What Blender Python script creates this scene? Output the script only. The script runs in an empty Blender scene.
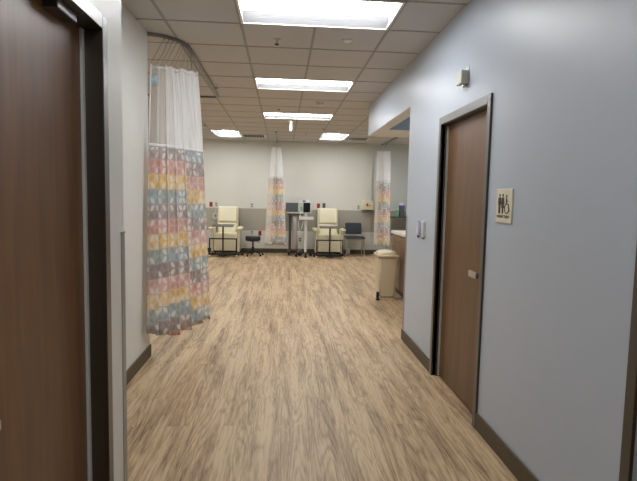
import bpy, bmesh, math, random
from mathutils import Vector, Matrix
random.seed(4)
C = bpy.context.scene.collection
PI = math.pi

# ------------------------------------------------------------------ materials
def new_mat(name):
    m = bpy.data.materials.new(name); m.use_nodes = True
    nt = m.node_tree; b = nt.nodes['Principled BSDF']
    return m, nt, b
def N(nt, t, **kw):
    n = nt.nodes.new(t)
    for k, v in kw.items(): setattr(n, k, v)
    return n
def math_n(nt, op, a, b=None, c=None):
    n = N(nt, 'ShaderNodeMath', operation=op)
    for i, v in enumerate((a, b, c)):
        if v is None: continue
        if isinstance(v, (int, float)): n.inputs[i].default_value = v
        else: nt.links.new(v, n.inputs[i])
    return n.outputs[0]
def srgb(r, g, b):
    f = lambda c: (c/255/12.92) if c/255 <= .04045 else ((c/255+.055)/1.055)**2.4
    return (f(r), f(g), f(b), 1)
def mat(name, col, rough=.5, metal=0, spec=.5, noise=.06, scale=12, bump=.0, coat=0, bscale=200):
    m, nt, b = new_mat(name)
    tc = N(nt, 'ShaderNodeTexCoord'); no = N(nt, 'ShaderNodeTexNoise')
    no.inputs['Scale'].default_value = scale; no.inputs['Detail'].default_value = 4
    nt.links.new(tc.outputs['Object'], no.inputs['Vector'])
    mx = N(nt, 'ShaderNodeMix', data_type='RGBA')
    c = Vector(col[:3])
    mx.inputs['A'].default_value = (*(c*(1-noise)), 1); mx.inputs['B'].default_value = (*(c*(1+noise)), 1)
    nt.links.new(no.outputs['Fac'], mx.inputs['Factor']); nt.links.new(mx.outputs['Result'], b.inputs['Base Color'])
    b.inputs['Roughness'].default_value = rough; b.inputs['Metallic'].default_value = metal
    b.inputs['Specular IOR Level'].default_value = spec; b.inputs['Coat Weight'].default_value = coat; b.inputs['Coat Roughness'].default_value = .33
    if bump:
        n2 = N(nt, 'ShaderNodeTexNoise'); n2.inputs['Scale'].default_value = bscale
        nt.links.new(tc.outputs['Object'], n2.inputs['Vector'])
        bp = N(nt, 'ShaderNodeBump'); bp.inputs['Strength'].default_value = bump; bp.inputs['Distance'].default_value = .002
        nt.links.new(n2.outputs['Fac'], bp.inputs['Height']); nt.links.new(bp.outputs['Normal'], b.inputs['Normal'])
    return m
def emis(name, col, s):
    m, nt, b = new_mat(name)
    b.inputs['Base Color'].default_value = (.9, .9, .9, 1)
    b.inputs['Emission Color'].default_value = col; b.inputs['Emission Strength'].default_value = s
    return m
def wood_mat(name, dark, light, rough=.4, axis='Z', sc=1.0, coat=0.0):
    m, nt, b = new_mat(name)
    tc = N(nt, 'ShaderNodeTexCoord'); mp = N(nt, 'ShaderNodeMapping')
    s = [14*sc]*3; s['XYZ'.index(axis)] = 1.1*sc
    mp.inputs['Scale'].default_value = s
    nt.links.new(tc.outputs['Object'], mp.inputs['Vector'])
    no = N(nt, 'ShaderNodeTexNoise'); no.inputs['Scale'].default_value = 1.6; no.inputs['Detail'].default_value = 8
    no.inputs['Distortion'].default_value = .6
    nt.links.new(mp.outputs['Vector'], no.inputs['Vector'])
    cr = N(nt, 'ShaderNodeValToRGB'); cr.color_ramp.elements[0].position = .3; cr.color_ramp.elements[1].position = .72
    cr.color_ramp.elements[0].color = dark; cr.color_ramp.elements[1].color = light
    nt.links.new(no.outputs['Fac'], cr.inputs['Fac']); nt.links.new(cr.outputs['Color'], b.inputs['Base Color'])
    b.inputs['Roughness'].default_value = rough; b.inputs['Coat Weight'].default_value = coat; b.inputs['Coat Roughness'].default_value = .3
    return m

M = {}
M['wall_white'] = mat('warm_white_paint', srgb(216, 214, 208), .42, bump=.15, noise=.02)
M['wall_left'] = mat('greige_paint', srgb(216, 215, 208), .5, bump=.15, noise=.02)
M['wall_blue'] = mat('blue_grey_paint', srgb(182, 191, 203), .4, bump=.15, noise=.02)
M['wall_back'] = mat('pale_grey_green_paint', srgb(212, 211, 202), .55, bump=.15, noise=.02)
M['wall_aqua'] = mat('pale_aqua_grey_paint', srgb(208, 213, 210), .5, bump=.15, noise=.02)
M['band'] = mat('taupe_wall_panel', srgb(166, 160, 148), .5, noise=.03)
M['blue_shaded'] = mat('shaded_blue_paint', srgb(112, 124, 140), .6, noise=.03)  # blue of the cross beam, its shadow put into the colour
M['tan'] = mat('warm_tan_paint', srgb(214, 211, 206), .6, noise=.03)
M['base'] = mat('brown_vinyl_base', srgb(80, 68, 48), .55, noise=.06)
M['tile'] = mat('mineral_fibre_tile', srgb(196, 194, 192), .9, noise=.05, scale=60, bump=.5, bscale=140)
M['tbar'] = mat('ceiling_grid_paint', srgb(150, 147, 142), .5)
M['frame'] = mat('bronze_frame_paint', srgb(44, 36, 25), .42, noise=.05, spec=.6, coat=.8)
M['seal'] = mat('grey_door_seal', srgb(190, 190, 186), .4)
M['steel'] = mat('brushed_steel', srgb(190, 190, 188), .32, metal=.9)
M['chrome'] = mat('chrome', srgb(225, 225, 225), .14, metal=1)
M['guard'] = mat('grey_corner_guard', srgb(150, 148, 144), .4, metal=.35)
M['white'] = mat('white_plastic', srgb(226, 226, 222), .4, noise=.02)
M['reflector'] = mat('white_reflector', srgb(146, 147, 149), .5, noise=.01)
M['beige_plastic'] = mat('beige_plastic', srgb(206, 190, 160), .42, noise=.03)
M['cream_vinyl'] = mat('cream_vinyl', srgb(226, 218, 188), .45, noise=.04)
M['cream_shell'] = mat('cream_plastic', srgb(216, 206, 178), .45, noise=.03)
M['black'] = mat('black_metal', srgb(16, 16, 18), .5)
M['black_vinyl'] = mat('black_vinyl', srgb(30, 32, 36), .4, noise=.1)
M['rubber'] = mat('black_rubber', srgb(24, 24, 25), .7)
M['tray'] = mat('grey_tray_laminate', srgb(84, 80, 74), .4)
M['navy'] = mat('navy_grey_upholstery', srgb(44, 50, 60), .7, noise=.1)
M['track'] = mat('grey_track', srgb(138, 136, 134), .35, metal=.6)
M['chain'] = mat('bead_chain', srgb(160, 160, 160), .35, metal=.5)
M['label'] = mat('pale_blue_tag', srgb(176, 204, 214), .6)
M['bind'] = mat('white_binding', srgb(232, 230, 228), .8, noise=.03)
M['screen'] = mat('dark_screen', srgb(26, 28, 32), .12)
M['screen_grey'] = mat('grey_screen', srgb(96, 102, 108), .2)
M['red'] = mat('dull_red_plastic', srgb(150, 40, 38), .4)
M['bluep'] = mat('blue_plastic', srgb(60, 84, 170), .4)
M['green'] = mat('green_bottle', srgb(120, 190, 160), .25)
M['lav'] = mat('lavender_plastic', srgb(178, 174, 208), .4)
M['signm'] = mat('cream_sign', srgb(222, 212, 190), .5, noise=.02)
M['ink'] = mat('dark_brown_ink', srgb(50, 42, 36), .6)
M['outletm'] = mat('ivory_plate', srgb(196, 196, 186), .4)
M['dark'] = mat('dark_slot', srgb(20, 20, 20), .8)
M['door_r'] = wood_mat('walnut_veneer', srgb(94, 65, 38), srgb(114, 81, 50), .42, coat=.08)
M['door_l'] = wood_mat('dark_walnut_veneer', srgb(98, 66, 38), srgb(120, 84, 53), .38, coat=.06)
M['cab'] = wood_mat('cabinet_laminate', srgb(104, 78, 54), srgb(132, 102, 74), .4)
M['top'] = mat('pale_worktop', srgb(222, 216, 204), .35)
M['lens'] = emis('lit_lens', (.97, .985, 1, 1), 12)

def floor_mat():
    m, nt, b = new_mat('oak_look_vinyl_plank'); L = nt.links.new
    tc = N(nt, 'ShaderNodeTexCoord'); sep = N(nt, 'ShaderNodeSeparateXYZ'); L(tc.outputs['Object'], sep.inputs[0])
    sw = N(nt, 'ShaderNodeCombineXYZ'); L(sep.outputs[1], sw.inputs[0]); L(sep.outputs[0], sw.inputs[1])
    br = N(nt, 'ShaderNodeTexBrick'); L(sw.outputs[0], br.inputs['Vector'])
    br.offset = .37; br.inputs['Scale'].default_value = 1
    br.inputs['Brick Width'].default_value = 1.22; br.inputs['Row Height'].default_value = .182
    br.inputs['Mortar Size'].default_value = .0009; br.inputs['Mortar Smooth'].default_value = .1
    br.inputs['Color1'].default_value = (0, 0, 0, 1); br.inputs['Color2'].default_value = (1, 1, 1, 1)
    br.inputs['Mortar'].default_value = (.5, .5, .5, 1)
    rnd = N(nt, 'ShaderNodeSeparateColor'); L(br.outputs['Color'], rnd.inputs[0])
    off = math_n(nt, 'MULTIPLY', rnd.outputs[0], 37.0)
    # grain coordinates, shifted per plank
    gx = math_n(nt, 'ADD', sep.outputs[0], off); gyy = math_n(nt, 'ADD', sep.outputs[1], off)
    def noise(kx, ky, det, dist=0.0):
        cv = N(nt, 'ShaderNodeCombineXYZ'); L(math_n(nt, 'MULTIPLY', gx, kx), cv.inputs[0]); L(math_n(nt, 'MULTIPLY', gyy, ky), cv.inputs[1])
        n = N(nt, 'ShaderNodeTexNoise'); n.inputs['Scale'].default_value = 1; n.inputs['Detail'].default_value = det; n.inputs['Distortion'].default_value = dist
        L(cv.outputs[0], n.inputs['Vector']); return n
    n1 = noise(7.5, .6, 1.5, .15)
    ring = math_n(nt, 'SINE', math_n(nt, 'MULTIPLY', n1.outputs['Fac'], 85.0))
    ring = math_n(nt, 'POWER', math_n(nt, 'MULTIPLY_ADD', ring, .5, .5), .35)
    n2 = noise(200, 10, 5); n3 = N(nt, 'ShaderNodeTexNoise'); n3.inputs['Scale'].default_value = 1; n3.inputs['Detail'].default_value = 4; n3.inputs['Distortion'].default_value = .3
    c3 = N(nt, 'ShaderNodeCombineXYZ'); L(math_n(nt, 'MULTIPLY', sep.outputs[0], 12.0), c3.inputs[0]); L(math_n(nt, 'MULTIPLY', sep.outputs[1], .8), c3.inputs[1]); L(math_n(nt, 'MULTIPLY', rnd.outputs[0], .5), c3.inputs[2]); L(c3.outputs[0], n3.inputs['Vector'])
    n4 = noise(60, 2.0, 5)
    v = math_n(nt, 'MULTIPLY', n2.outputs['Fac'], .5)
    v = math_n(nt, 'ADD', v, math_n(nt, 'MULTIPLY', ring, .14))
    v = math_n(nt, 'ADD', v, math_n(nt, 'MULTIPLY', n3.outputs['Fac'], .62))
    v = math_n(nt, 'ADD', v, math_n(nt, 'MULTIPLY', n4.outputs['Fac'], .42))
    v = math_n(nt, 'ADD', v, math_n(nt, 'MULTIPLY', rnd.outputs[0], .03))
    cr = N(nt, 'ShaderNodeValToRGB'); e = cr.color_ramp.elements
    e[0].position = .62; e[0].color = srgb(100, 79, 60); e[1].position = 1.0; e[1].color = srgb(204, 178, 141)
    k = e.new(.81); k.color = srgb(166, 138, 106)
    L(v, cr.inputs['Fac'])
    mx = N(nt, 'ShaderNodeMix', data_type='RGBA'); L(br.outputs['Fac'], mx.inputs['Factor']); L(cr.outputs['Color'], mx.inputs['A'])
    mx.inputs['B'].default_value = srgb(158, 132, 104)
    L(mx.outputs['Result'], b.inputs['Base Color'])
    b.inputs['Roughness'].default_value = .46; b.inputs['Specular IOR Level'].default_value = .4
    bp = N(nt, 'ShaderNodeBump'); bp.inputs['Strength'].default_value = .12; bp.inputs['Distance'].default_value = .001
    L(n2.outputs['Fac'], bp.inputs['Height']); L(bp.outputs['Normal'], b.inputs['Normal'])
    return m
M['floor'] = floor_mat()

def fabric_mat(name='leaf_print_curtain_fabric', pale=0.0):
    m, nt, b = new_mat(name); L = nt.links.new
    uv = N(nt, 'ShaderNodeUVMap'); uv.uv_map = 'UVMap'; sep = N(nt, 'ShaderNodeSeparateXYZ'); L(uv.outputs[0], sep.inputs[0])
    u, v = sep.outputs[0], sep.outputs[1]
    v = math_n(nt, 'SUBTRACT', v, .084)
    row = math_n(nt, 'FLOOR', math_n(nt, 'DIVIDE', v, .132)); col = math_n(nt, 'FLOOR', math_n(nt, 'DIVIDE', u, .132))
    grp = math_n(nt, 'FLOOR', math_n(nt, 'DIVIDE', u, 1.6))
    idx = math_n(nt, 'DIVIDE', math_n(nt, 'ADD', math_n(nt, 'FLOORED_MODULO', math_n(nt, 'ADD', math_n(nt, 'ADD', row, 3.0), grp), 4.0), .5), 4.0)
    def ramp(cols):
        cr = N(nt, 'ShaderNodeValToRGB'); cr.color_ramp.interpolation = 'CONSTANT'; e = cr.color_ramp.elements
        e[0].position = 0; e[0].color = cols[0]; e[1].position = .25; e[1].color = cols[1]
        for i in (2, 3): k = e.new(.25*i); k.color = cols[i]
        L(idx, cr.inputs['Fac']); return cr.outputs['Color']
    # from bottom up: taupe, blue, yellow, pink
    A = ramp([srgb(202, 191, 187), srgb(208, 219, 227), srgb(252, 229, 172), srgb(241, 206, 197)])
    B = ramp([srgb(220, 212, 209), srgb(214, 221, 214), srgb(253, 238, 206), srgb(246, 225, 219)])
    cc = N(nt, 'ShaderNodeCombineXYZ'); L(col, cc.inputs[0]); L(row, cc.inputs[1])
    wn = N(nt, 'ShaderNodeTexWhiteNoise', noise_dimensions='2D'); L(cc.outputs[0], wn.inputs['Vector'])
    mb = N(nt, 'ShaderNodeMix', data_type='RGBA'); L(wn.outputs['Value'], mb.inputs['Factor']); L(A, mb.inputs['A']); L(B, mb.inputs['B'])
    s = .066
    us, vs = math_n(nt, 'DIVIDE', u, s), math_n(nt, 'DIVIDE', v, s)
    cu, cvv = math_n(nt, 'FLOOR', us), math_n(nt, 'FLOOR', vs)
    pu = math_n(nt, 'SUBTRACT', math_n(nt, 'SUBTRACT', us, cu), .5); pv = math_n(nt, 'SUBTRACT', math_n(nt, 'SUBTRACT', vs, cvv), .5)
    par = math_n(nt, 'MULTIPLY_ADD', math_n(nt, 'FLOORED_MODULO', math_n(nt, 'ADD', cu, cvv), 2.0), 2.0, -1.0)
    sp = math_n(nt, 'MULTIPLY', par, pv)
    a = math_n(nt, 'MULTIPLY', math_n(nt, 'ADD', pu, sp), .7071); bb = math_n(nt, 'MULTIPLY', math_n(nt, 'SUBTRACT', pu, sp), .7071)
    a2 = math_n(nt, 'POWER', math_n(nt, 'ABSOLUTE', math_n(nt, 'DIVIDE', a, .56)), 2.0)
    b2 = math_n(nt, 'ABSOLUTE', math_n(nt, 'DIVIDE', bb, .3))
    leaf = math_n(nt, 'LESS_THAN', math_n(nt, 'ADD', a2, b2), 1.0)
    c2 = N(nt, 'ShaderNodeCombineXYZ'); L(cu, c2.inputs[0]); L(cvv, c2.inputs[1]); c2.inputs[2].default_value = 0
    w2 = N(nt, 'ShaderNodeTexWhiteNoise', noise_dimensions='2D'); L(c2.outputs[0], w2.inputs['Vector'])
    white = math_n(nt, 'MULTIPLY', leaf, math_n(nt, 'LESS_THAN', w2.outputs['Value'], .48))
    tint = math_n(nt, 'MULTIPLY', leaf, math_n(nt, 'GREATER_THAN', w2.outputs['Value'], .5))
    m1 = N(nt, 'ShaderNodeMix', data_type='RGBA', blend_type='MULTIPLY'); L(math_n(nt, 'MULTIPLY', tint, .8), m1.inputs['Factor'])
    L(mb.outputs['Result'], m1.inputs['A']); m1.inputs['B'].default_value = (.84, .81, .79, 1)
    m2 = N(nt, 'ShaderNodeMix', data_type='RGBA'); L(math_n(nt, 'MULTIPLY', white, .95), m2.inputs['Factor'])
    L(m1.outputs['Result'], m2.inputs['A']); m2.inputs['B'].default_value = srgb(253, 251, 248)
    if pale:
        m3 = N(nt, 'ShaderNodeMix', data_type='RGBA'); gu = N(nt, 'ShaderNodeUVMap'); gu.uv_map = 'gather'; gs = N(nt, 'ShaderNodeSeparateXYZ'); L(gu.outputs[0], gs.inputs[0]); L(math_n(nt, 'MULTIPLY_ADD', math_n(nt, 'LESS_THAN', gs.outputs[0], .3), .6, pale), m3.inputs['Factor']); L(m2.outputs['Result'], m3.inputs['A']); m3.inputs['B'].default_value = srgb(246, 240, 232); m2 = m3
    L(m2.outputs['Result'], b.inputs['Base Color']); b.inputs['Roughness'].default_value = .85
    tr = N(nt, 'ShaderNodeBsdfTranslucent'); L(m2.outputs['Result'], tr.inputs['Color'])
    ms = N(nt, 'ShaderNodeMixShader'); ms.inputs[0].default_value = .45
    L(b.outputs[0], ms.inputs[1]); L(tr.outputs[0], ms.inputs[2]); L(ms.outputs[0], nt.nodes['Material Output'].inputs['Surface'])
    return m
M['fabric'] = fabric_mat()
M['fabric_pale'] = fabric_mat('leaf_print_with_pale_edge', .1)
def net_mat():
    m, nt, b = new_mat('white_netting'); L = nt.links.new
    b.inputs['Base Color'].default_value = srgb(252, 253, 254); b.inputs['Roughness'].default_value = .9
    tp = N(nt, 'ShaderNodeBsdfTransparent'); tl = N(nt, 'ShaderNodeBsdfTranslucent'); tl.inputs['Color'].default_value = srgb(252, 253, 254)
    uv = N(nt, 'ShaderNodeUVMap'); uv.uv_map = 'UVMap'; mp = N(nt, 'ShaderNodeMapping'); mp.inputs['Scale'].default_value = (60, 3, 1); L(uv.outputs[0], mp.inputs[0])
    no = N(nt, 'ShaderNodeTexNoise'); no.inputs['Scale'].default_value = 1; L(mp.outputs[0], no.inputs['Vector'])
    f = math_n(nt, 'MULTIPLY_ADD', no.outputs['Fac'], .5, .64)
    uf = N(nt, 'ShaderNodeUVMap'); uf.uv_map = 'gather'; sf = N(nt, 'ShaderNodeSeparateXYZ'); L(uf.outputs[0], sf.inputs[0])
    mr = N(nt, 'ShaderNodeMapRange'); mr.inputs['From Min'].default_value = .12; mr.inputs['From Max'].default_value = .42; mr.inputs['To Min'].default_value = .38; L(sf.outputs[0], mr.inputs['Value'])
    f = math_n(nt, 'MULTIPLY', f, mr.outputs[0])
    m1 = N(nt, 'ShaderNodeMixShader'); m1.inputs[0].default_value = .4; L(b.outputs[0], m1.inputs[1]); L(tl.outputs[0], m1.inputs[2])
    m2 = N(nt, 'ShaderNodeMixShader'); L(f, m2.inputs[0]); L(tp.outputs[0], m2.inputs[1]); L(m1.outputs[0], m2.inputs[2])
    L(m2.outputs[0], nt.nodes['Material Output'].inputs['Surface'])
    return m
M['net'] = net_mat()

# ------------------------------------------------------------------ mesh helpers
class MB:
    def __init__(s): s.bm = bmesh.new(); s.uv = None
    def box(s, x0, x1, y0, y1, z0, z1, bev=0, seg=2, rot=None, piv=None):
        r = bmesh.ops.create_cube(s.bm, size=1); vs = r['verts']
        bmesh.ops.scale(s.bm, vec=(abs(x1-x0), abs(y1-y0), abs(z1-z0)), verts=vs)
        bmesh.ops.translate(s.bm, vec=((x0+x1)/2, (y0+y1)/2, (z0+z1)/2), verts=vs)
        if bev:
            es = list({e for v in vs for e in v.link_edges})
            rr = bmesh.ops.bevel(s.bm, geom=es, offset=bev, segments=seg, affect='EDGES', profile=.6)
            vs = list({v for f in rr['faces'] for v in f.verts} | {v for v in vs if v.is_valid})
            seen = set(vs); st = list(vs)
            while st:
                v = st.pop()
                for e in v.link_edges:
                    o = e.other_vert(v)
                    if o not in seen: seen.add(o); st.append(o)
            vs = list(seen)
        if rot is not None: bmesh.ops.rotate(s.bm, cent=piv or ((x0+x1)/2, (y0+y1)/2, (z0+z1)/2), matrix=rot, verts=vs)
        return s
    def cyl(s, p0, p1, r0, r1=None, n=16):
        p0, p1 = Vector(p0), Vector(p1); d = p1-p0; r1 = r0 if r1 is None else r1
        r = bmesh.ops.create_cone(s.bm, cap_ends=True, segments=n, radius1=r0, radius2=r1, depth=d.length)
        q = Vector((0, 0, 1)).rotation_difference(d.normalized()).to_matrix()
        bmesh.ops.rotate(s.bm, cent=(0, 0, 0), matrix=q, verts=r['verts'])
        bmesh.ops.translate(s.bm, vec=(p0+p1)/2, verts=r['verts']); return s
    def lathe(s, prof, c=(0, 0, 0), n=24, axis='Z'):
        rings = []
        for r, z in prof:
            ring = []
            for i in range(n):
                a = 2*PI*i/n
                p = (r*math.cos(a), r*math.sin(a), z) if axis == 'Z' else (r*math.cos(a), z, r*math.sin(a))
                ring.append(s.bm.verts.new(Vector(p)+Vector(c)))
            rings.append(ring)
        for a, b in zip(rings, rings[1:]):
            for i in range(n):
                j = (i+1) % n; s.bm.faces.new((a[i], a[j], b[j], b[i]))
        s.bm.faces.new(rings[0][::-1]); s.bm.faces.new(rings[-1]); return s
    def tube(s, pts, r, n=8):
        pts = [Vector(p) for p in pts]; rings = []; up = None
        for i, p in enumerate(pts):
            d = (pts[min(i+1, len(pts)-1)]-pts[max(i-1, 0)]).normalized()
            if up is None: up = d.orthogonal().normalized()
            up = (up-d*up.dot(d)).normalized(); sd = d.cross(up)
            rings.append([s.bm.verts.new(p+(up*math.cos(2*PI*k/n)+sd*math.sin(2*PI*k/n))*r) for k in range(n)])
        for a, b in zip(rings, rings[1:]):
            for i in range(n):
                j = (i+1) % n; s.bm.faces.new((a[i], a[j], b[j], b[i]))
        s.bm.faces.new(rings[0][::-1]); s.bm.faces.new(rings[-1]); return s
    def prism(s, poly, axis, a0, a1):
        def P(u, v, w): return {'X': (w, u, v), 'Y': (u, w, v), 'Z': (u, v, w)}[axis]
        A = [s.bm.verts.new(P(u, v, a0)) for u, v in poly]; B = [s.bm.verts.new(P(u, v, a1)) for u, v in poly]
        n = len(poly)
        for i in range(n):
            j = (i+1) % n; s.bm.faces.new((A[i], A[j], B[j], B[i]))
        s.bm.faces.new(A[::-1]); s.bm.faces.new(B); return s
    def sweep_rect(s, pts, w, h, z):      # flat track following a path in plan, top at z
        pts = [Vector((p[0], p[1])) for p in pts]; rings = []
        for i, p in enumerate(pts):
            d = (pts[min(i+1, len(pts)-1)]-pts[max(i-1, 0)]).normalized(); n = Vector((-d.y, d.x))*w/2
            rings.append([s.bm.verts.new((q.x, q.y, zz)) for q, zz in ((p+n, z), (p-n, z), (p-n, z-h), (p+n, z-h))])
        for a, b in zip(rings, rings[1:]):
            for i in range(4):
                j = (i+1) % 4; s.bm.faces.new((a[i], a[j], b[j], b[i]))
        s.bm.faces.new(rings[0][::-1]); s.bm.faces.new(rings[-1]); return s
    def build(s, name, m, parent=None, smooth=False, loc=None, rz=0, bevel=0):
        bmesh.ops.recalc_face_normals(s.bm, faces=s.bm.faces)
        me = bpy.data.meshes.new(name); s.bm.to_mesh(me); s.bm.free()
        me.materials.append(m)
        if smooth:
            for p in me.polygons: p.use_smooth = True
            me.set_sharp_from_angle(angle=math.radians(38))
        o = bpy.data.objects.new(name, me); C.objects.link(o)
        if parent: o.parent = parent
        if loc: o.location = loc
        o.rotation_euler.z = rz
        if bevel:
            bv = o.modifiers.new('bevel', 'BEVEL'); bv.width = bevel; bv.segments = 2; bv.limit_method = 'ANGLE'
        return o
def tag(o, label, cat, group=None):
    o['label'] = label; o['category'] = cat
    if group: o['group'] = group
    return o
def thing(name, label, cat, loc, rz=0, group=None):
    o = bpy.data.objects.new(name, None); C.objects.link(o); o.empty_display_size = .1
    o.location = loc; o.rotation_euler.z = rz
    return tag(o, label, cat, group)
def struct(name, mb, m, **k):
    o = mb.build(name, m, **k); o['kind'] = 'structure'; return o
def dup(root, loc, rz, label, group=None):
    r = root.copy(); C.objects.link(r); r.location = loc; r.rotation_euler = (0, 0, rz); r['label'] = label
    if group: r['group'] = group
    for ch in list(root.children):
        c = ch.copy(); C.objects.link(c); c.parent = r
        for g in list(ch.children):
            d = g.copy(); C.objects.link(d); d.parent = c
    return r

# ------------------------------------------------------------------ setting
H = 2.90; XR = 1.30; XL = -1.20; XN = -.7234; YB = 13.307
YC = 2.37       # end of the near left wall block
Y1 = 5.215; YH = 7.80; ZS = 2.447; Y4 = 4.655
Y0 = -3.0; XW = -5.2; XE = 4.6
struct('floor', MB().box(XW, XE, Y0, YB+.2, -.1, 0), M['floor'])

# near left wall with door opening y 1.22..2.07
NB = -1.32
w = MB(); w.box(NB, XN, 2.10, YC, 0, H); w.box(NB, XN, Y0, 1.14, 0, H); w.box(NB, XN, 1.14, 2.10, 2.14, H)
struct('wall_left_near', w, M['wall_white'])
w = MB(); w.box(XL-.12, XL, YC, Y4, 0, H)
struct('wall_left', w, M['wall_left'])
w = MB(); w.box(XW-.1, XW, Y4-.1, YB+.1, 0, H); w.box(XW, XL-.12, Y4-.12, Y4, 0, H)
struct('wall_left_far', w, M['wall_back'])
w = MB(); w.box(NB, XR+.2, Y0-.1, Y0, 0, H)
struct('wall_front', w, M['wall_white'])
# right wall with two door openings, header over the wide opening and cross beam
RB = XR+.15
DY0, DY1 = 3.18, 4.12       # opening of right door
NY1 = 1.69                  # opening of nearest right door
w = MB()
w.box(XR, RB, DY1, Y1, 0, ZS); w.box(XR, RB, NY1, DY0, 0, ZS); w.box(XR, RB, Y0, .72, 0, ZS)
w.box(XR, RB, DY0, DY1, 2.12, ZS); w.box(XR, RB, .72, NY1, 2.12, ZS)
w.box(XR, RB, Y0, YH, ZS, H)
bmesh.ops.remove_doubles(w.bm, verts=w.bm.verts, dist=.0005)
struct('wall_right', w, M['wall_blue'])
struct('trim_1', MB().box(XR+.002, RB+.002, Y1+.002, YH-.002, ZS-.004, ZS), M['tan'])
w = MB(); w.box(RB, XE, 7.02, YH, ZS, H); struct('wall_beam_right', w, M['blue_shaded'])
struct('trim_2', MB().box(RB+.003, XE, 7.024, YH-.003, ZS-.004, ZS), M['tan'])
w = MB(); w.box(XE, XE+.1, Y1-.1, YB+.1, 0, H); w.box(RB, XE, Y1-.12, Y1, 0, H)
struct('wall_right_far', w, M['wall_aqua'])
struct('wall_back', MB().box(XW, 2.362, YB, YB+.2, 0, H), M['wall_back'])
struct('wall_back_right', MB().box(2.362, XE, YB+.05, YB+.2, 0, H), M['wall_aqua'])
struct('trim_3', MB().box(XW, 2.36, YB-.006, YB, .585, 1.157), M['band'])
struct('trim_4', MB().box(2.365, XE, YB+.04, YB+.05, .585, 1.157), M['band'])
def bb(n, *bs):
    w = MB()
    for b in bs: w.box(*b, 0, .112, bev=.003, seg=1)
    struct(n, w, M['base'])
bb('baseboard_left', (XL, XL+.012, YC, Y4+.01), (XL-.12, XL+.012, Y4, Y4+.012))
bb('baseboard_left_near', (XN, XN+.01, 2.14, YC-.02))
bb('baseboard_right', (XR-.012, XR, DY1+.062, Y1+.01), (XR-.012, XR, NY1+.055, DY0-.055))
bb('baseboard_back', (XW, 2.362, YB-.012, YB), (2.362, XE, YB+.038, YB+.05))

# ceiling: tiles, grid, openings for the fixtures
gx = [-.36+.61*k for k in range(-8, 9)]; gx = [x for x in gx if XW < x < XE]
gy = [4.31+.63*k for k in range(-12, 15)]; gy = [y for y in gy if Y0 < y < YB]
X = [XW]+gx+[XE]; Y = [Y0]+gy+[YB+.1]
# fixtures: (x0, y0, nx, ny)
def gi(k): return 4.31+.63*k
def gX(k): return -.36+.61*k
FX = []
for k in (-1, 3, 7): FX.append((gX(0), gi(k), 2, 1))
FX.append((gX(0), gi(-7), 2, 1))  # out-of-view fixture added behind the camera to light the near walls
FX += [(gX(-2), gi(11), 1, 2), (gX(2), gi(11), 1, 2)]
FX += [(gX(-5), gi(2), 1, 2), (gX(-5), gi(6), 1, 2), (gX(-6), gi(11), 1, 2), (gX(5), gi(9), 1, 2), (gX(5), gi(2), 1, 2)]  # unseen fixtures added to light the left bay and the right-hand rooms
def in_fx(x, y):
    for fx, fy, nx, ny in FX:
        if fx+.01 < x < fx+.61*nx-.01 and fy+.01 < y < fy+.63*ny-.01: return True
    return False
def outside(x, y):
    if y < YC and (x < NB or x > XR+.3): return True
    if y < Y4-.12 and x < XL-.1: return True
    if y < Y1-.12 and x > XR+.3: return True
    return False
ce = MB(); gr = MB()
for a, b in zip(X, X[1:]):
    for c, d in zip(Y, Y[1:]):
        mx, my = (a+b)/2, (c+d)/2
        if in_fx(mx, my) : continue
        ce.box(a, b, c, d, H, H+.02)
for a in gx:
    for c, d in zip(Y, Y[1:]):
        if not in_fx(a, (c+d)/2): gr.box(a-.012, a+.012, c, d, H-.0035, H+.001)
for c in gy:
    for a, b in zip(X, X[1:]):
        if not in_fx((a+b)/2, c): gr.box(a, b, c-.012, c+.012, H-.0035, H+.001)
struct('ceiling', ce, M['tile']); struct('trim_5', gr, M['tbar'])

# ------------------------------------------------------------------ doors
def lever(parent, mname='steel'):
    h = MB(); h.box(-.03, .03, -.012, 0, -.06, .06, bev=.004)
    h.cyl((0, -.012, 0), (0, -.055, 0), .011)
    o = h.build('door_handle', M[mname], parent, smooth=True)
    l = MB(); l.box(-.012, .125, -.068, -.05, -.016, .014, bev=.006)
    l.build('lever', M[mname], o, smooth=True)
    return o
# left door: faces +x (rz=+90: local x -> +y, local -y -> +x)
dl = struct('door_1', MB().box(-.475, .475, -.02, .02, .008, 2.132), M['door_l'], loc=(-.812, 1.618, 0), rz=PI/2)
dl['label'] = 'dark brown wooden door at the left edge'
f = MB()    # frame in local coords: front at -y ; wall face is local y=-.1316
yw = -(XN+.812)
for x0, x1 in ((.475, .482), (-.482, -.475)): f.box(x0, x1, yw-.005, .03, 0, 2.14)
f.box(-.482, .482, yw-.005, .03, 2.134, 2.142)
f.box(.475, .528, yw-.014, yw+.001, 0, 2.19); f.box(-.528, -.475, yw-.014, yw+.001, 0, 2.19); f.box(-.4749, .4749, yw-.014, yw+.001, 2.135, 2.19)
f.build('door_frame', M['frame'], dl, bevel=.002)
s = MB(); s.box(.454, .474, -.032, -.021, .01, 2.13)
so = s.build('door_seal', M['seal'], dl); so['label'] = 'pale grey strip down the door edge'
for k in range(7):
    z = .25+k*.28
    MB().cyl((.464, -.031, z), (.464, -.0345, z), .004, n=8).build('screw', M['steel'], so)
h = lever(dl); h.location = (-.413, -.021, .89)
MB().box(.15, .31, -.07, -.021, 2.10, 2.132, bev=.004).build('door_closer', M['frame'], dl)
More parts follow.
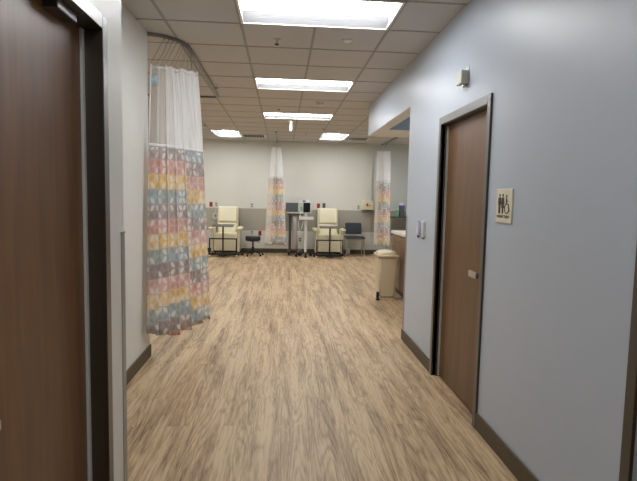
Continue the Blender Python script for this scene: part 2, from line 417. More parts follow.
# right door (rz=-90: local x -> -y, local -y -> -x)
def right_door(name, yc, hw, handle=True):
    d = struct(name, MB().box(-hw, hw, -.02, .02, .008, 2.10), M['door_r'], loc=(XR+.072, yc, 0), rz=-PI/2)
    f = MB(); e = hw
    for x0, x1 in ((e, e+.008), (-e-.008, -e)): f.box(x0, x1, -.075, .03, 0, 2.12)
    f.box(-e, e, -.075, .03, 2.104, 2.122)
    f.box(e, e+.052, -.086, -.071, 0, 2.168); f.box(-e-.052, -e, -.086, -.071, 0, 2.168); f.box(-e+.0001, e-.0001, -.086, -.071, 2.108, 2.168)
    f.box(-e+.0001, -e+.016, -.05, -.021, 0, 2.104)
    f.build('door_frame', M['frame'], d, bevel=.002)
    s = MB().box(-e+.0165, -e+.024, -.036, -.0205, 0.01, 2.10).build('door_seal', M['seal'], d)
    if handle:
        h = lever(d); h.location = (hw-.06, -.021, 1.0); h.rotation_euler.z = 0
        h.scale = (-1, 1, 1.45)
    return d
right_door('door_2', (DY0+DY1)/2, (DY1-DY0)/2)
right_door('door_3', (.72+NY1)/2, (NY1-.72)/2)

# ------------------------------------------------------------------ fixtures
def troffer(name, label, group, loc, rz):
    t = thing(name, label, 'ceiling light', loc, rz, group)   # length along local x (1.22), width along y (.63)
    L2, W2 = .606, .307
    f = MB()
    f.box(-L2, L2, -W2, -W2+.018, -.006, .0); f.box(-L2, L2, W2-.018, W2, -.006, .0)
    f.box(-L2, -L2+.018, -W2+.018, W2-.018, -.006, 0); f.box(L2-.018, L2, -W2+.018, W2-.018, -.006, 0)
    f.build('trim_frame', M['white'], t)
    # concave reflector shell
    r = MB(); n = 7; ins = L2-.018; P = []
    for sgn in (-1, 1):
        row = []
        for k in range(n+1):
            q = k/n; y = sgn*((W2-.018)*(1-q)+.10*q); z = .085*math.sin(q*PI/2)
            row.append((y, z))
        P.append(row)
    for row in P:
        A = [r.bm.verts.new((-ins, y, z)) for y, z in row]; B = [r.bm.verts.new((ins, y, z)) for y, z in row]
        A2 = [r.bm.verts.new((-ins, y, z+.004)) for y, z in row]; B2 = [r.bm.verts.new((ins, y, z+.004)) for y, z in row]
        for i in range(n): r.bm.faces.new((A[i], A[i+1], B[i+1], B[i])); r.bm.faces.new((A2[i], B2[i], B2[i+1], A2[i+1]))
    r.box(-ins-.004, -ins, -W2+.018, W2-.018, 0, .1); r.box(ins, ins+.004, -W2+.018, W2-.018, 0, .1)
    r.box(-ins, ins, -.1, .1, .086, .1)
    r.build('reflector', M['reflector'], t, smooth=True)
    l = MB(); poly = [(.125*math.cos(a), .075-.062*math.sin(a)) for a in [PI*k/12 for k in range(13)]]
    l.prism(poly, 'X', -ins+.002, ins-.002)
    l.build('lens', M['lens'], t, smooth=True)
    return t
names = {-1: 'nearest wide ceiling light, cut by the top of the photo', 3: 'second wide ceiling light from the front, halfway down the room',
         7: 'third wide ceiling light, the farthest wide strip'}
first = None
for k in (-1, 3, 7, -7):
    loc = (gX(1), gi(k)+.315, H)
    lab = names.get(k, 'unseen wide ceiling light added behind the viewer')
    if first is None: first = troffer('ceiling_light', lab, 'wide recessed ceiling lights', loc, 0)
    else: dup(first, loc, 0, lab)
for (kx, ky, lab) in ((-2, 11, 'small bright ceiling light at far left, beside the big curtain'), (2, 11, 'small bright ceiling light at far right near the wall header'),
                      (-5, 2, 'unseen ceiling light added over the curtained left bay'), (-5, 6, 'unseen ceiling light added in the left bay'), (-6, 11, 'unseen ceiling light added at the far left corner'),
                      (5, 9, 'unseen ceiling light added in the right hand room'), (5, 2, 'unseen ceiling light added over the right alcove')):
    dup(first, (gX(kx)+.305, gi(ky)+.63, H), PI/2, lab, 'lengthwise ceiling lights')

def sprinkler(loc, lab):
    t = thing('sprinkler', lab, 'sprinkler', loc, 0, 'ceiling sprinklers')
    MB().lathe([(.036, 0), (.034, -.006), (.012, -.012), (.011, -.03), (.004, -.05)]).build('escutcheon', M['steel'], t, smooth=True)
    MB().cyl((0, 0, -.045), (0, 0, -.052), .02, n=12).build('deflector', M['black'], t)
    return t
s0 = sprinkler((-.07, 4.68, H), 'sprinkler head between the first two wide ceiling lights')
dup(s0, (-.86, 6.66, H), 0, 'sprinkler head just right of the big curtain track')
dup(s0, (.80, 10.25, H), 0, 'sprinkler head near the wall header, before the far right light')
dup(s0, (-1.55, 10.3, H), 0, 'sprinkler head in front of the far left ceiling light')
t = MB().lathe([(.04, 0), (.04, -.012), (.03, -.02), (.014, -.022)]).build('occupancy_sensor', M['white'], None, smooth=True, loc=(.555, 4.62, H))
tag(t, 'small white round sensor right of the nearest sprinkler head', 'sensor')
t = thing('smoke_detector', 'round grey smoke detector beyond the second wide ceiling light', 'smoke detector', (.541, 7.62, H))
MB().lathe([(.085, 0), (.085, -.01), (.075, -.016)]).build('base', M['outletm'], t, smooth=True)
MB().lathe([(.055, -.016), (.052, -.04), (.03, -.052)]).build('sensing_head', M['outletm'], t, smooth=True)
for (x, y, lab) in ((-.076, 8.4, 'tiny dark ceiling dot just before the third wide light'), (.508, 11.5, 'tiny dark ceiling dot left of the far right light')):
    tag(MB().lathe([(.018, 0), (.016, -.01)], n=12).build('ceiling_stud', M['black'], None, loc=(x, y, H)), lab, 'ceiling stud')
def vent(loc, lab):
    t = thing('air_vent', lab, 'air vent', loc, 0, 'ceiling air vents')
    f = MB(); f.box(-.29, .29, -.29, -.25, -.008, 0); f.box(-.29, .29, .25, .29, -.008, 0); f.box(-.29, -.25, -.25, .25, -.008, 0); f.box(.25, .29, -.25, .25, -.008, 0)
    f.build('frame', M['white'], t)
    MB().box(-.25, .25, -.25, .25, -.003, 0).build('opening', M['dark'], t)
    for k in range(7): MB().box(-.225+k*.07, -.195+k*.07, -.25, .25, -.02, -.003, rot=Matrix.Rotation(.6, 3, 'Y')).build('slat', M['tbar'], t)
    return t
v0 = vent((-.70, gi(12)+.315, H), 'slatted air vent beside the far left ceiling light')
dup(v0, (1.77, gi(12)+.315, H), 0, 'slatted air vent beside the far right ceiling light')
t = thing('hanging_fixture', 'slim white fixture hanging from the ceiling at the third wide light', 'hanging fixture', (.137, 9.6, H))
MB().box(-.06, .06, -.08, .08, -.02, 0, bev=.004).build('canopy', M['white'], t)
MB().box(-.022, .022, -.15, .15, -.20, -.02, bev=.006).build('housing', M['white'], t)
MB().box(-.012, .012, -.012, .012, -.214, -.2).build('indicator', M['dark'], t)

# ------------------------------------------------------------------ curtains
def arc(c, r, a0, a1, n=10):
    return [(c[0]+r*math.cos(a0+(a1-a0)*k/n), c[1]+r*math.sin(a0+(a1-a0)*k/n)) for k in range(n+1)]
def resample(pts, n):
    pts = [Vector(p) for p in pts]; L = [0]
    for a, b in zip(pts, pts[1:]): L.append(L[-1]+(b-a).length)
    out = []
    for i in range(n+1):
        d = L[-1]*i/n; k = 0
        while k < len(L)-2 and L[k+1] < d: k += 1
        t = (d-L[k])/max(L[k+1]-L[k], 1e-6); out.append(pts[k].lerp(pts[k+1], t))
    return out
def track(path, label):
    t = thing('curtain_track', label, 'curtain track', (path[0][0], path[0][1], H-.004))
    loc = [(x-path[0][0], y-path[0][1]) for x, y in path]
    w = MB(); w.sweep_rect(loc, .034, .022, 0); w.build('rail', M['track'], t)
    w = MB(); w.sweep_rect(loc, .008, .003, -.0215); w.build('slot', M['frame'], t)
    return t
def curtain(label, top, bot, zt, zs, zb, pleats, amp, fab, nlink, tpath, seed, u0=0.0, tilt=0.0, sag=0.0, fm='fabric', thin=False, lift=0.0, split=None):
    rnd = random.Random(seed)
    nn = pleats*14; T = resample(top, nn); B = resample(bot, nn); cx, cy = T[0].x, T[0].y
    t = thing('privacy_curtain', label, 'curtain', (cx, cy, zb), 0, 'hanging privacy curtains')
    ph = [rnd.uniform(-.5, .5) for _ in range(pleats+2)]; am = [rnd.uniform(.65, 1.35) for _ in range(pleats+2)]
    def off(i, q):
        f = i/nn*pleats; k = int(f); fr = f-k
        p = ph[k]*(1-fr)+ph[min(k+1, pleats+1)]*fr; a = am[k]*(1-fr)+am[min(k+1, pleats+1)]*fr
        return amp*(.55+.6*q)*a*math.sin(2*PI*f+p)+amp*.15*math.sin(5.1*f+3*q)
    def pt(i, z):
        q = (zt-z)/(zt-zb); qq = max(q, 0)**.75
        P = T[i].lerp(B[i], qq); a = T[max(i-1, 0)].lerp(B[max(i-1, 0)], qq); b = T[min(i+1, nn)].lerp(B[min(i+1, nn)], qq)
        d = (b-a).normalized(); n = Vector((-d.y, d.x)); o = off(i, q)
        w = d*amp*.35*math.sin(4*PI*i/nn*pleats)
        return Vector((P.x+n.x*o+w.x-cx, P.y+n.y*o+w.y-cy, z-zb))
    us = [u0]
    for i in range(nn): us.append(us[-1]+max((pt(i+1, zb)-pt(i, zb)).length, .002)*fab)
    if split is not None: tot = us[-1]-u0; us = [x-u0+1.6-split*tot for x in us]
    def ztop(i): return zt-sag*abs(math.sin(PI*i/nn*nlink))-tilt*i/nn
    def zlow(i): return zb+.008*math.sin(i*.31)+rnd.uniform(-.001, .001)+lift*max(0, 1-3*i/nn)
    def sheet(name, z1, z0, m, rows, th, parent, i0=0, i1=nn, push=0):
        bm = bmesh.new(); uvl = bm.loops.layers.uv.new('UVMap'); uv2 = bm.loops.layers.uv.new('gather'); g = []
        for r in range(rows+1):
            row = []
            for i in range(i0, i1+1):
                a, b = (z1(i) if callable(z1) else z1), (z0(i) if callable(z0) else z0)
                z = a+(b-a)*r/rows
                p = pt(i, z)
                if push:
                    p1 = pt(min(i+1, nn), z)-pt(max(i-1, 0), z); n = Vector((-p1.y, p1.x, 0)).normalized(); p -= n*push
                row.append((bm.verts.new(p), us[i], z, i/nn if (thin or name == 'fabric_panel') else 1.0))
            g.append(row)
        for a, b in zip(g, g[1:]):
            for i in range(len(a)-1):
                q = (a[i], a[i+1], b[i+1], b[i]); fc = bm.faces.new([v[0] for v in q]); fc.smooth = True
                for lp, v in zip(fc.loops, q): lp[uvl].uv = (v[1], v[2]); lp[uv2].uv = (v[3], 0)
        me = bpy.data.meshes.new(name); bm.to_mesh(me); bm.free(); me.materials.append(m)
        o = bpy.data.objects.new(name, me); C.objects.link(o); o.parent = parent
        if th:
            sm = o.modifiers.new('thickness', 'SOLIDIFY'); sm.thickness = th; sm.offset = 0
        return o
    sheet('fabric_panel', zs-.012, zlow, M[fm], 26, .0012, t)
    np_ = sheet('net_panel', lambda i: ztop(i)-.02, zs+.012, M['net'], 12, 0, t)
    sheet('top_binding', ztop, lambda i: ztop(i)-.032, M['bind'], 1, .003, t)
    sheet('seam_binding', zs+.018, zs-.014, M['bind'], 1, .003, t)
    e = max(2, nn//70)
    sheet('side_binding', lambda i: ztop(i)-.01, zs, M['bind'], 10, .003, t, 0, e)
    if tilt or sag:
        sheet('sewn_tag', zt-.10, zt-.19, M['label'], 1, .003, np_, int(nn*.05), int(nn*.13), .006)
    for k in range(nlink+1):
        i = min(nn, int(nn*k/nlink)); p = pt(i, ztop(i)); q = tpath(k/nlink)
        a = Vector((q[0]-cx, q[1]-cy, H-.0285-zb)); mid = (a+p)/2; mid.z -= .005; mid.x += rnd.uniform(-.006, .006)
        w = MB(); w.tube([a, a.lerp(mid, .5), mid, mid.lerp(p, .5), p+Vector((0, 0, -.01))], .0022, 5); w.lathe([(.009, 0), (.009, -.012)], (a.x, a.y, a.z), 8)
        w.build('hook_chain', M['chain'], t)
    return t

P1 = [(XL+.002, 4.66)]+[(-1.12, 4.675), (-1.05, 4.71), (-.985, 4.78), (-.935, 4.87), (-.912, 4.98), (-.910, 5.2)]+[(-.915, 6.2), (-.935, 7.30)]+[(-.945, 7.41), (-.99, 7.455), (-1.10, 7.46), (-2.5, 7.46), (-5.19, 7.46)]
track(P1, 'grey curved ceiling track holding the big leaf print curtain')
tp = resample(P1[1:7], 40)
curtain('large leaf print curtain with netting top hanging beside the left wall',
        [(-1.155, 4.57), (-1.06, 4.63), (-.93, 4.76), (-.815, 4.93)],
        [(-1.155, 4.38), (-1.05, 4.64), (-.91, 4.88), (-.765, 5.40)],
        2.618, 1.915, .18, 7, .034, 1.3, 11, lambda f: tuple(tp[min(40, int(4+f*36))]), 8, tilt=-.03, sag=.02, thin=True, lift=.10, split=.66)
track([(-.155, 11.2), (-.155, YB-.002)], 'short ceiling track above the curtain near the back wall stool')
curtain('narrow leaf print curtain gathered beside the black stool', [(-.27, 12.62), (-.16, 12.74), (-.055, 12.62)], [(-.43, 12.55), (-.155, 12.80), (.12, 12.55)],
        2.70, 1.975, .27, 4, .014, 1.3, 5, lambda f: (-.155, 12.45+.25*f), 9, u0=.3, fm='fabric_pale')
track([(2.59, 11.6), (2.59, 13.33)], 'ceiling track above the far right curtain')
curtain('leaf print curtain hanging at the far right behind the worktop', [(2.36, 12.72), (2.53, 12.82), (2.70, 12.70)], [(2.34, 12.68), (2.55, 12.85), (2.76, 12.68)],
        2.68, 1.94, .27, 4, .014, 1.3, 6, lambda f: (2.59, 12.5+.3*f), 22, u0=2.2, fm='fabric_pale')

# ------------------------------------------------------------------ corner guards, wall devices
t = MB(); t.box(XN, XN+.003, YC-.045, YC+.002, .02, 1.315); t.box(XN-.045, XN+.003, YC, YC+.003, .02, 1.315)
t.box(XN-.002, XN+.006, YC-.047, YC+.006, 1.315, 1.322)
tag(t.build('corner_guard', M['guard'], None), 'grey metal corner guard on the near left wall end', 'corner guard', 'corner guards')
t = MB(); t.box(XR-.003, XR, Y1-.045, Y1+.001, .115, 1.325); t.box(XR-.003, XR+.045, Y1, Y1+.003, .115, 1.325)
tag(t.build('corner_guard', M['guard'], None), 'grey corner guard on the right wall end beside the beige bin', 'corner guard', 'corner guards')

# rest room sign
sg = thing('restroom_sign', 'cream square rest room sign with dark figures right of the right door', 'sign', (XR, 2.878, 1.469), -PI/2)
MB().box(-.105, .105, -.008, 0, -.10, .10, bev=.003, seg=1).build('sign_plate', M['signm'], sg)
def flat_poly(poly, y0=-.0095, y1=-.0075): return MB().prism(poly, 'Y', y0, y1)
def disc(cx, cz, r, n=16): return [(cx+r*math.cos(2*PI*k/n), cz+r*math.sin(2*PI*k/n)) for k in range(n)]
def figure(cx, woman):
    w = MB(); w.prism(disc(cx, .062, .0085), 'Y', -.0095, -.0075)
    if woman:
        w.prism([(cx-.012, .05), (cx+.012, .05), (cx+.022, .012), (cx+.016, .01), (cx+.012, .022), (cx+.02, -.012), (cx-.02, -.012), (cx-.012, .022), (cx-.016, .01), (cx-.022, .012)], 'Y', -.0095, -.0075)
        w.box(cx-.009, cx-.001, -.0095, -.0075, -.045, -.01); w.box(cx+.001, cx+.009, -.0095, -.0075, -.045, -.01)
    else:
        w.box(cx-.013, cx+.013, -.0095, -.0075, 0, .05); w.box(cx-.019, cx-.0135, -.0095, -.0075, .004, .047); w.box(cx+.0135, cx+.019, -.0095, -.0075, .004, .047)
        w.box(cx-.012, cx-.001, -.0095, -.0075, -.045, 0); w.box(cx+.001, cx+.012, -.0095, -.0075, -.045, 0)
    return w
o = figure(-.055, False).build('man_symbol', M['ink'], sg); o = figure(-.012, True).build('woman_symbol', M['ink'], sg)
w = MB(); w.prism(disc(.036, .058, .008), 'Y', -.0095, -.0075)
w.tube([(.036, -.0085, .048), (.038, -.0085, .012)], .004, 6); w.tube([(.037, -.0085, .03), (.056, -.0085, .028)], .003, 6)
w.tube([(.038, -.0085, .012), (.062, -.0085, .010), (.074, -.0085, -.028), (.082, -.0085, -.026)], .0035, 6)
w.tube([(.044+.029*math.cos(a), -.0085, -.014+.029*math.sin(a)) for a in [math.radians(115+k*20) for k in range(13)]], .0032, 6)
w.build('wheelchair_symbol', M['ink'], sg)
def text(s, size, parent, loc, m, name, yoff=-.0085):
    cu = bpy.data.curves.new(name, 'FONT'); cu.body = s; cu.size = size; cu.align_x = 'CENTER'; cu.extrude = .0006; cu.offset = size*.02
    tmp = bpy.data.objects.new(name, cu); C.objects.link(tmp)
    bpy.context.view_layer.update()
    me = bpy.data.meshes.new_from_object(tmp.evaluated_get(bpy.context.evaluated_depsgraph_get()))
    bpy.data.objects.remove(tmp)
    me.materials.clear(); me.materials.append(m)
    o = bpy.data.objects.new(name, me); C.objects.link(o); o.parent = parent
    o.rotation_euler = (PI/2, 0, 0); o.location = (loc[0], yoff, loc[1]); return o
text('PATIENT TOILET', .022, sg, (-.002, -.070), M['ink'], 'lettering')

# alarm horn above the right door
t = thing('alarm_horn', 'white square alarm box on the right wall above the door', 'alarm', (XR, 3.62, 2.392), -PI/2)
MB().box(-.06, .06, -.006, 0, -.075, .045, bev=.002, seg=1).build('backplate', M['white'], t)
MB().box(-.055, .055, -.056, -.006, -.07, .02, bev=.005).build('housing', M['outletm'], t)
w = MB(); w.lathe([(.014, .012), (.018, -.008), (.006, -.018)], (.02, -.02, -.08), 12); w.build('strobe', M['chrome'], t, smooth=True)
# two small wall dispensers / switches
t = thing('wall_dispenser', 'small lavender wall unit right of the opening, left one of a pair', 'wall device', (XR, 4.68, 1.225), -PI/2)
MB().box(-.035, .035, -.026, 0, -.07, .07, bev=.006).build('housing', M['lav'], t, smooth=True)
MB().box(-.015, .015, -.029, -.026, -.05, .055).build('window', M['white'], t)
MB().box(-.012, .012, -.022, -.008, -.088, -.07).build('spout', M['dark'], t)
t = thing('wall_dispenser', 'small white wall unit beside the lavender one, nearer the right door', 'wall device', (XR, 4.52, 1.225), -PI/2)
MB().box(-.035, .035, -.026, 0, -.075, .06, bev=.005).build('housing', M['outletm'], t, smooth=True)
MB().box(-.038, .038, -.030, 0, .055, .075, bev=.005).build('cap', M['white'], t, smooth=True)
MB().box(-.012, .012, -.022, -.008, -.088, -.07).build('spout', M['dark'], t)

def outlet(loc, lab, m, rz=0, cat='outlet'):
    t = thing('wall_outlet', lab, cat, loc, rz, 'power outlets on the back wall')
    MB().box(-.04, .04, -.006, 0, -.062, .062, bev=.002, seg=1).build('cover_plate', M[m], t)
    for z in (-.025, .025):
        r = MB().box(-.017, .017, -.008, -.006, z-.015, z+.015, bev=.001, seg=1).build('socket', M['tray' if m != 'red' else 'red'], t)
        MB().box(-.008, -.005, -.0085, -.008, z-.006, z+.006).build('slot', M['dark'], r)
    return t
yb = YB-.0005; yp = YB-.0065
outlet((-.789, yb, 1.24), 'ivory outlet above the black stool, over the taupe band', 'outletm')
outlet((-.781, yb, .53), 'ivory outlet just above the black stool, below the taupe band', 'outletm')
outlet((-.575, yb, .51), 'red outlet right of the black stool', 'red')
outlet((-1.846, yb, 1.245), 'red outlet left of the left recliner', 'red')
outlet((-1.71, yb, 1.245), 'ivory outlet beside the red one above the left recliner', 'outletm')
outlet((.952, yb, 1.26), 'red outlet above the right recliner', 'red')
outlet((1.097, yb, 1.27), 'dark grey outlet above the right recliner beside the red one', 'tray')
outlet((2.016, yb, 1.245), 'ivory outlet left of the cream wall box', 'outletm')
outlet((.481, yb, .36), 'ivory outlet low on the wall behind the monitor stand', 'outletm')
t = thing('sharps_box', 'cream box with a red mark on the back wall above the grey chair', 'wall box', (2.245, YB, 1.30))
MB().box(-.155, .155, -.12, 0, -.12, .12, bev=.008).build('cabinet', M['cream_shell'], t)
MB().box(-.035, .01, -.124, -.12, -.02, .05).build('red_mark', M['red'], t)
MB().box(.035, .07, -.124, -.12, -.012, .005).build('lock', M['dark'], t)
MB().box(-.15, .15, -.125, -.005, -.135, -.121).build('drop_tray', M['tray'], t)
# call cord coils on the wall left of the left recliner
w = MB(); w.tube([(.0+.055*math.cos(k*.55)+.02*math.sin(k*.21), -.01-.001*k*.3, .05*math.sin(k*.55)*1.5+.012*math.cos(k*.17)) for k in range(46)], .006, 6)
w.tube([(.02, -.014, .08), (.01, -.012, .16), (.03, -.012, .22)], .005, 6)
tag(w.build('coiled_cord', M['white'], None, smooth=True, loc=(-1.73, yp-.008, .95)), 'white coiled cord hanging on the wall left of the left recliner', 'cord')

# ------------------------------------------------------------------ recliner
def caster(parent, x, y, r=.035, m='rubber', name='caster'):
    w = MB(); w.cyl((x-.014, y, r), (x+.014, y, r), r, n=16); o = w.build(name, M[m], parent, smooth=True)
    MB().box(x-.02, x+.02, y-.012, y+.012, r, r*2+.014, bev=.003).build('fork', M['chrome'], o)
    return o
def recliner(lab, loc):
    t = thing('recliner', lab, 'recliner', loc, 0, 'cream vinyl treatment recliners')
    R = Matrix.Rotation(math.radians(-14), 3, 'X')
    w = MB(); w.box(-.265, .265, .06, .20, .42, 1.22, bev=.045, seg=3, rot=R, piv=(0, .13, .45)); w.build('backrest', M['cream_vinyl'], t, smooth=True)
    w = MB(); w.box(-.235, .235, -.01, .09, .80, 1.19, bev=.04, seg=3, rot=R, piv=(0, .13, .45)); b = w.build('head_cushion', M['cream_vinyl'], t, smooth=True)
    w = MB(); w.box(-.235, .235, -.03, .09, .50, .77, bev=.045, seg=3, rot=R, piv=(0, .13, .45)); w.build('lumbar_cushion', M['cream_vinyl'], t, smooth=True)
    w = MB(); w.box(-.28, .28, -.42, .12, .40, .56, bev=.045, seg=3); w.build('seat', M['cream_vinyl'], t, smooth=True)
    w = MB(); w.box(-.275, .275, -.44, -.37, .13, .42, bev=.025, seg=3); w.build('footrest', M['cream_vinyl'], t, smooth=True)
    for s in (-1, 1):
        w = MB(); w.box(s*.29, s*.345, -.40, .22, .10, .645, bev=.015); w.build('side_panel', M['cream_shell'], t, smooth=True)
        w = MB(); w.box(s*.285, s*.405, -.44, .20, .645, .70, bev=.02, seg=3); w.build('armrest', M['cream_vinyl'], t, smooth=True)
        for y in (-.34, .18): caster(t, s*.315, y, .045)
    w = MB(); w.box(-.29, .29, -.36, .2, .10, .14); w.box(-.27, .27, .0, .04, .14, .42); w.build('base_frame', M['black'], t)
    return t
r0 = recliner('cream vinyl recliner at the left of the back wall, beside the black stool', (-1.385, 12.90, 0))
dup(r0, (1.185, 12.90, 0), 0, 'cream vinyl recliner at the right, beside the dark grey chair')
# tray table on wheels in front of each recliner
def tray_table(lab, loc):
    t = thing('tray_table', lab, 'tray table', loc, 0, 'wheeled tray tables in front of the recliners')
    w = MB(); w.box(-.26, .26, -.17, .17, .755, .775, bev=.008, rot=Matrix.Rotation(.10, 3, 'X')); w.build('tray', M['tray'], t, smooth=True)
    MB().cyl((0, .0, .03), (0, .0, .755), .02, n=16).build('post', M['black'], t, smooth=True)
    MB().box(-.32, .32, -.013, .013, .425, .455).build('crossbar', M['black'], t)
    for s in (-1, 1):
        MB().box(s*.32-.013, s*.32+.013, -.013, .013, .06, .455).build('upright', M['black'], t)
    w = MB(); w.box(-.34, .34, -.03, .03, .05, .09, bev=.005); w.box(-.10, .10, -.10, .06, .03, .075, bev=.01); w.build('base', M['black'], t)
    for s in (-1, 1): caster(t, s*.325, 0, .03, 'white')
    return t
t0 = tray_table('black wheeled tray table in front of the left recliner', (-1.385-.03, 12.28, 0))
dup(t0, (1.185-.01, 12.28, 0), 0, 'black wheeled tray table in front of the right recliner')

# ------------------------------------------------------------------ stool
t = thing('rolling_stool', 'black round rolling stool with five star base by the gathered curtain', 'stool', (-.715, 12.62, 0))
MB().lathe([(.0001, .37), (.17, .37), (.187, .39), (.19, .455), (.178, .482), (.0001, .49)], n=32).build('seat', M['black_vinyl'], t, smooth=True)
MB().lathe([(.034, .06), (.034, .22), (.02, .22), (.02, .35), (.07, .355), (.07, .37)], n=20).build('gas_column', M['black'], t, smooth=True)
MB().tube([(.05, -.02, .375), (.12, -.05, .35), (.18, -.06, .325)], .006).build('height_lever', M['black'], t)
for k in range(5):
    a = math.radians(90+72*k+10); c, s = math.cos(a), math.sin(a)
    l = MB().tube([(0.02*c, 0.02*s, .105), (.14*c, .14*s, .095), (.26*c, .26*s, .072)], .017).build('leg', M['black'], t, smooth=True)
    MB().lathe([(.026, -.012), (.026, .012)], (.27*c, .27*s, .026), 14, 'Y').build('caster', M['rubber'], l, smooth=True)

# ------------------------------------------------------------------ mobile computer workstation
t = thing('computer_cart', 'tall grey wheeled computer cart between the curtain and the monitor stand', 'cart', (.34, 13.03, 0))
MB().box(-.21, .21, -.20, .22, 1.065, 1.095, bev=.01).build('worktop', M['white'], t, smooth=True)
MB().box(-.20, .20, -.19, .2, 1.02, 1.064).build('drawer', M['tray'], t)
MB().box(-.075, .075, -.02, .08, .121, 1.018, bev=.015).build('column', M['steel'], t, smooth=True)
MB().box(-.165, -.10, .03, .07, .12, 1.02).build('cable_cover', M['tray'], t)
b = MB(); b.box(-.20, .20, -.04, .06, .085, .12, bev=.01); b.box(-.19, -.13, -.24, .24, .085, .12, bev=.01); b.box(.13, .19, -.24, .24, .085, .12, bev=.01); b.build('base', M['tray'], t)
for x in (-.16, .16):
    for y in (-.2, .2): caster(t, x, y, .042)
t = thing('laptop', 'open laptop with a grey screen on the computer cart', 'laptop', (.29, 13.02, 1.095))
MB().box(-.16, .16, -.14, .08, 0, .018, bev=.004).build('keyboard_base', M['tray'], t)
sc = MB().box(-.2, .2, .075, .09, .02, .235, bev=.004).build('lid', M['screen_grey'], t)
MB().box(-.19, .19, .073, .0745, .03, .225).build('screen', M['screen_grey'], sc)

# vital signs monitor on stand
t = thing('patient_monitor', 'patient monitor with black screen on a white pole stand', 'patient monitor', (.59, 12.50, 0))
MB().cyl((0, 0, .10), (0, 0, .93), .035, n=18).build('pole', M['white'], t, smooth=True)
w = MB(); w.box(-.165, .175, -.16, .12, .93, .955, bev=.008); w.box(-.165, .175, -.165, -.15, .955, 1.0); w.box(-.165, .175, .11, .12, .955, 1.0); w.box(-.17, -.155, -.16, .12, .955, 1.0); w.box(.165, .18, -.16, .12, .955, 1.0)
w.build('basket', M['white'], t)
MB().cyl((0, 0, .956), (0, 0, 1.09), .03, n=16).build('neck', M['white'], t, smooth=True)
w = MB().box(-.075, .13, -.07, .05, 1.09, 1.36, bev=.012).build('monitor_body', M['outletm'], t, smooth=True)
MB().box(-.07, .095, -.079, -.071, 1.11, 1.345).build('screen', M['screen'], w)
MB().tube([(.11, 0, 1.31), (.165, 0, 1.31), (.165, 0, 1.16), (.11, 0, 1.16)], .008).build('side_handle', M['steel'], w)
MB().box(-.20, -.08, -.05, .05, 1.12, 1.34, bev=.01).build('module_rack', M['outletm'], t)
MB().box(-.15, -.10, -.055, -.051, 1.15, 1.25).build('module_label', M['green'], t)
for k in range(5):
    a = math.radians(72*k-18); c, s = math.cos(a), math.sin(a)
    l = MB().tube([(0, 0, .11), (.12*c, .12*s, .10), (.24*c, .24*s, .085)], .02).build('leg', M['black'], t, smooth=True)
    MB().lathe([(.04, -.018), (.04, .018)], (.24*c, .24*s, .04), 14, 'Y').build('caster', M['rubber'], l, smooth=True)
w = MB(); w.tube([(-.13, -.09, 1.10), (-.17, -.13, .98), (-.19, -.12, .8), (-.15, -.1, .62), (-.10, -.1, .74), (-.07, -.09, .9)], .008)
w.build('lead_cable', M['white'], t, smooth=True)
w = MB(); w.tube([(-.06, -.04, .6), (-.16, -.1, .55), (-.2, -.1, .4), (-.13, -.1, .25), (-.2, -.06, .12)], .007); w.box(-.22, -.10, -.10, -.03, .54, .64, bev=.015)
w.build('cuff_and_hose', M['outletm'], t, smooth=True)
for i, (x, dz, m, lab) in enumerate(((-.14, .05, 'white', 'small white box on top of the monitor rack, leftmost'), (-.05, .035, 'bluep', 'small blue pack on top of the patient monitor'), (.03, .06, 'white', 'small white box on top of the patient monitor, rightmost'))):
    z = 1.345 if i == 0 else 1.365
    tag(MB().box(-.035, .035, -.04, .04, 0, dz, bev=.008).build('supply_box', M[m], None, loc=(.59+x, 12.50, z)), lab, 'box')

# ------------------------------------------------------------------ guest chair
t = thing('guest_chair', 'dark grey chair with thin metal legs below the cream wall box', 'chair', (1.86, 12.86, 0))
R = Matrix.Rotation(-.18, 3, 'X')
MB().box(-.21, .21, .17, .205, .55, .84, bev=.03, seg=3, rot=R, piv=(0, .2, .5)).build('backrest', M['navy'], t, smooth=True)
MB().box(-.25, .25, -.25, .2, .455, .50, bev=.02, seg=3).build('seat', M['navy'], t, smooth=True)
for s in (-1, 1):
    MB().tube([(s*.235, -.22, 0), (s*.22, -.2, .45)], .011).build('leg', M['steel'], t, smooth=True)
    MB().tube([(s*.235, .24, 0), (s*.22, .17, .45)], .011).build('leg', M['steel'], t, smooth=True)
    MB().tube([(s*.2, .17, .45), (s*.2, .20, .52), (s*.19, .235, .62)], .011).build('back_post', M['steel'], t, smooth=True)
MB().tube([(-.22, -.2, .43), (.22, -.2, .43)], .009).build('stretcher', M['steel'], t)
# small white item low by the wall behind the chair
tag(MB().box(-.05, .05, -.03, .03, 0, .15, bev=.01).build('wall_canister', M['white'], None, loc=(1.76, 13.24, 0)), 'small white canister on the floor behind the dark grey chair', 'canister')

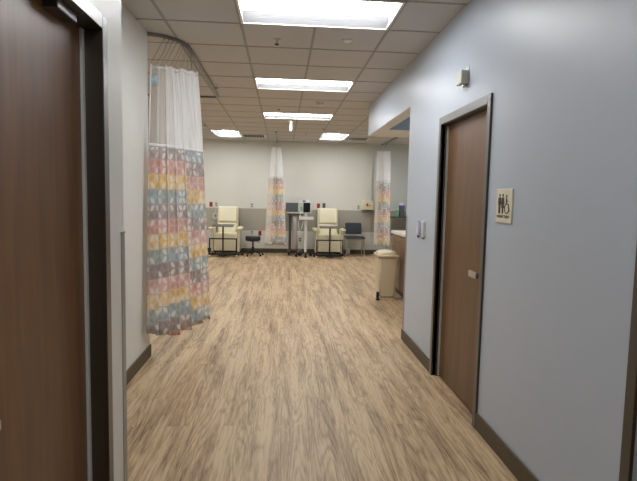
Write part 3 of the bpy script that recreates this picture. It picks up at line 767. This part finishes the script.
# ------------------------------------------------------------------ step bin
t = thing('step_bin', 'beige step bin with a domed lid standing beside the wooden counter', 'bin', (1.56, 7.42, 0))
bm = MB(); r = bmesh.ops.create_cube(bm.bm, size=1)
for v in r['verts']:
    k = 1.0 if v.co.z > 0 else .84
    v.co = Vector((v.co.x*.28*k, v.co.y*.36*k, .03+(v.co.z+.5)*.61))
bmesh.ops.bevel(bm.bm, geom=[e for e in bm.bm.edges], offset=.025, segments=3, affect='EDGES')
bm.build('bin_body', M['beige_plastic'], t, smooth=True)
w = MB(); w.box(-.155, .155, -.20, .20, .64, .675, bev=.014, seg=2)
r = bmesh.ops.create_uvsphere(w.bm, u_segments=24, v_segments=12, radius=1)
for v in list(r['verts']): v.co = Vector((max(-1, min(1, v.co.x*1.25))*.142, max(-1, min(1, v.co.y*1.25))*.185, .672+max(0, v.co.z)*.06))
w.build('lid', M['beige_plastic'], t, smooth=True)
MB().box(-.165, -.115, -.20, -.14, .002, .03, bev=.005).build('pedal', M['black'], t)
MB().box(-.155, -.12, -.16, -.12, .03, .12, bev=.006).build('pedal_bracket', M['black'], t)
MB().box(-.11, .11, -.145, .145, 0, .03).build('base', M['beige_plastic'], t)

# ------------------------------------------------------------------ counter in the alcove
t = thing('counter_cabinet', 'brown wood counter cabinet behind the beige bin', 'cabinet', (1.80, 8.02, 0))
MB().box(0, .6, -2.4, 0, .10, .94).build('body', M['cab'], t)
MB().box(.05, .55, -2.35, -.04, 0, .10).build('plinth', M['black'], t)
for k in range(4):
    d = MB().box(-.018, -.002, -2.395+k*.6, -1.805+k*.6, .115, .925, bev=.002, seg=1).build('door', M['cab'], t)
    MB().tube([(-.018, -2.32+k*.6, .86), (-.045, -2.32+k*.6, .855), (-.045, -2.32+k*.6, .75), (-.018, -2.32+k*.6, .745)], .005).build('handle', M['steel'], d)
tag(MB().box(1.765, 2.44, 5.60, 8.055, .942, .985, bev=.006).build('worktop', M['top'], None), 'pale worktop on the brown wood counter behind the bin', 'worktop')
# shelf desk far right with supplies
t = thing('supply_table', 'dark grey narrow table at the far right wall holding supplies', 'table', (3.06, 13.05, 0))
MB().box(-.29, .42, -.22, .22, 1.0, 1.03, bev=.004).build('shelf', M['tray'], t)
MB().box(-.27, .40, -.2, .2, .55, .57).build('lower_shelf', M['tray'], t)
for x in (-.27, .40):
    for y in (-.2, .2): MB().box(x-.015, x+.015, y-.015, y+.015, 0, .999).build('leg', M['steel'], t)
t = thing('spray_bottle', 'pale green bottle on the far right supply table', 'bottle', (2.985, 13.0, 1.03))
MB().lathe([(.045, 0), (.048, .01), (.048, .13), (.02, .17)], n=18).build('bottle_body', M['green'], t, smooth=True)
MB().lathe([(.018, .17), (.018, .205), (.01, .21)], n=14).build('cap', M['white'], t, smooth=True)
t = thing('wipes_tub', 'white tub with a blue band on the far right supply table', 'tub', (3.12, 13.05, 1.03))
MB().lathe([(.07, 0), (.072, .01), (.072, .24)], n=22).build('tub', M['screen_grey'], t, smooth=True)
MB().lathe([(.078, .24), (.078, .29)], n=22).build('blue_band', M['bluep'], t, smooth=True)
MB().lathe([(.076, .29), (.07, .34), (.03, .355)], n=22).build('lid', M['white'], t, smooth=True)
tag(MB().box(-.045, .045, -.06, .06, 0, .2, bev=.01).build('supply_box', M['white'], None, loc=(3.28, 13.0, 1.03)), 'white box on the far right supply table', 'box')

# ------------------------------------------------------------------ world, camera
wd = bpy.data.worlds.new('world'); bpy.context.scene.world = wd; wd.use_nodes = True
wd.node_tree.nodes['Background'].inputs[0].default_value = (.8, .85, .9, 1); wd.node_tree.nodes['Background'].inputs[1].default_value = .02
F, yaw, pitch, roll = 505.0774, -.0729, -.0865, .0212
fw = Vector((-math.sin(yaw)*math.cos(pitch), math.cos(yaw)*math.cos(pitch), math.sin(pitch)))
r_0 = Vector((math.cos(yaw), math.sin(yaw), 0)); u_0 = r_0.cross(fw)
r = r_0*math.cos(roll)+u_0*math.sin(roll); u = -r_0*math.sin(roll)+u_0*math.cos(roll)
cam = bpy.data.cameras.new('camera'); co = bpy.data.objects.new('camera', cam); C.objects.link(co)
m = Matrix((r, u, -fw)).transposed().to_4x4(); m.translation = (0, 0, 1.5); co.matrix_world = m
cam.sensor_fit = 'HORIZONTAL'; cam.sensor_width = 36; cam.lens = F*36/637; cam.clip_start = .05
bpy.context.scene.camera = co
vs = bpy.context.scene.view_settings
vs.view_transform = 'Standard'; vs.look = 'None'; vs.gamma = 1; vs.use_curve_mapping = False; vs.exposure = 1.33
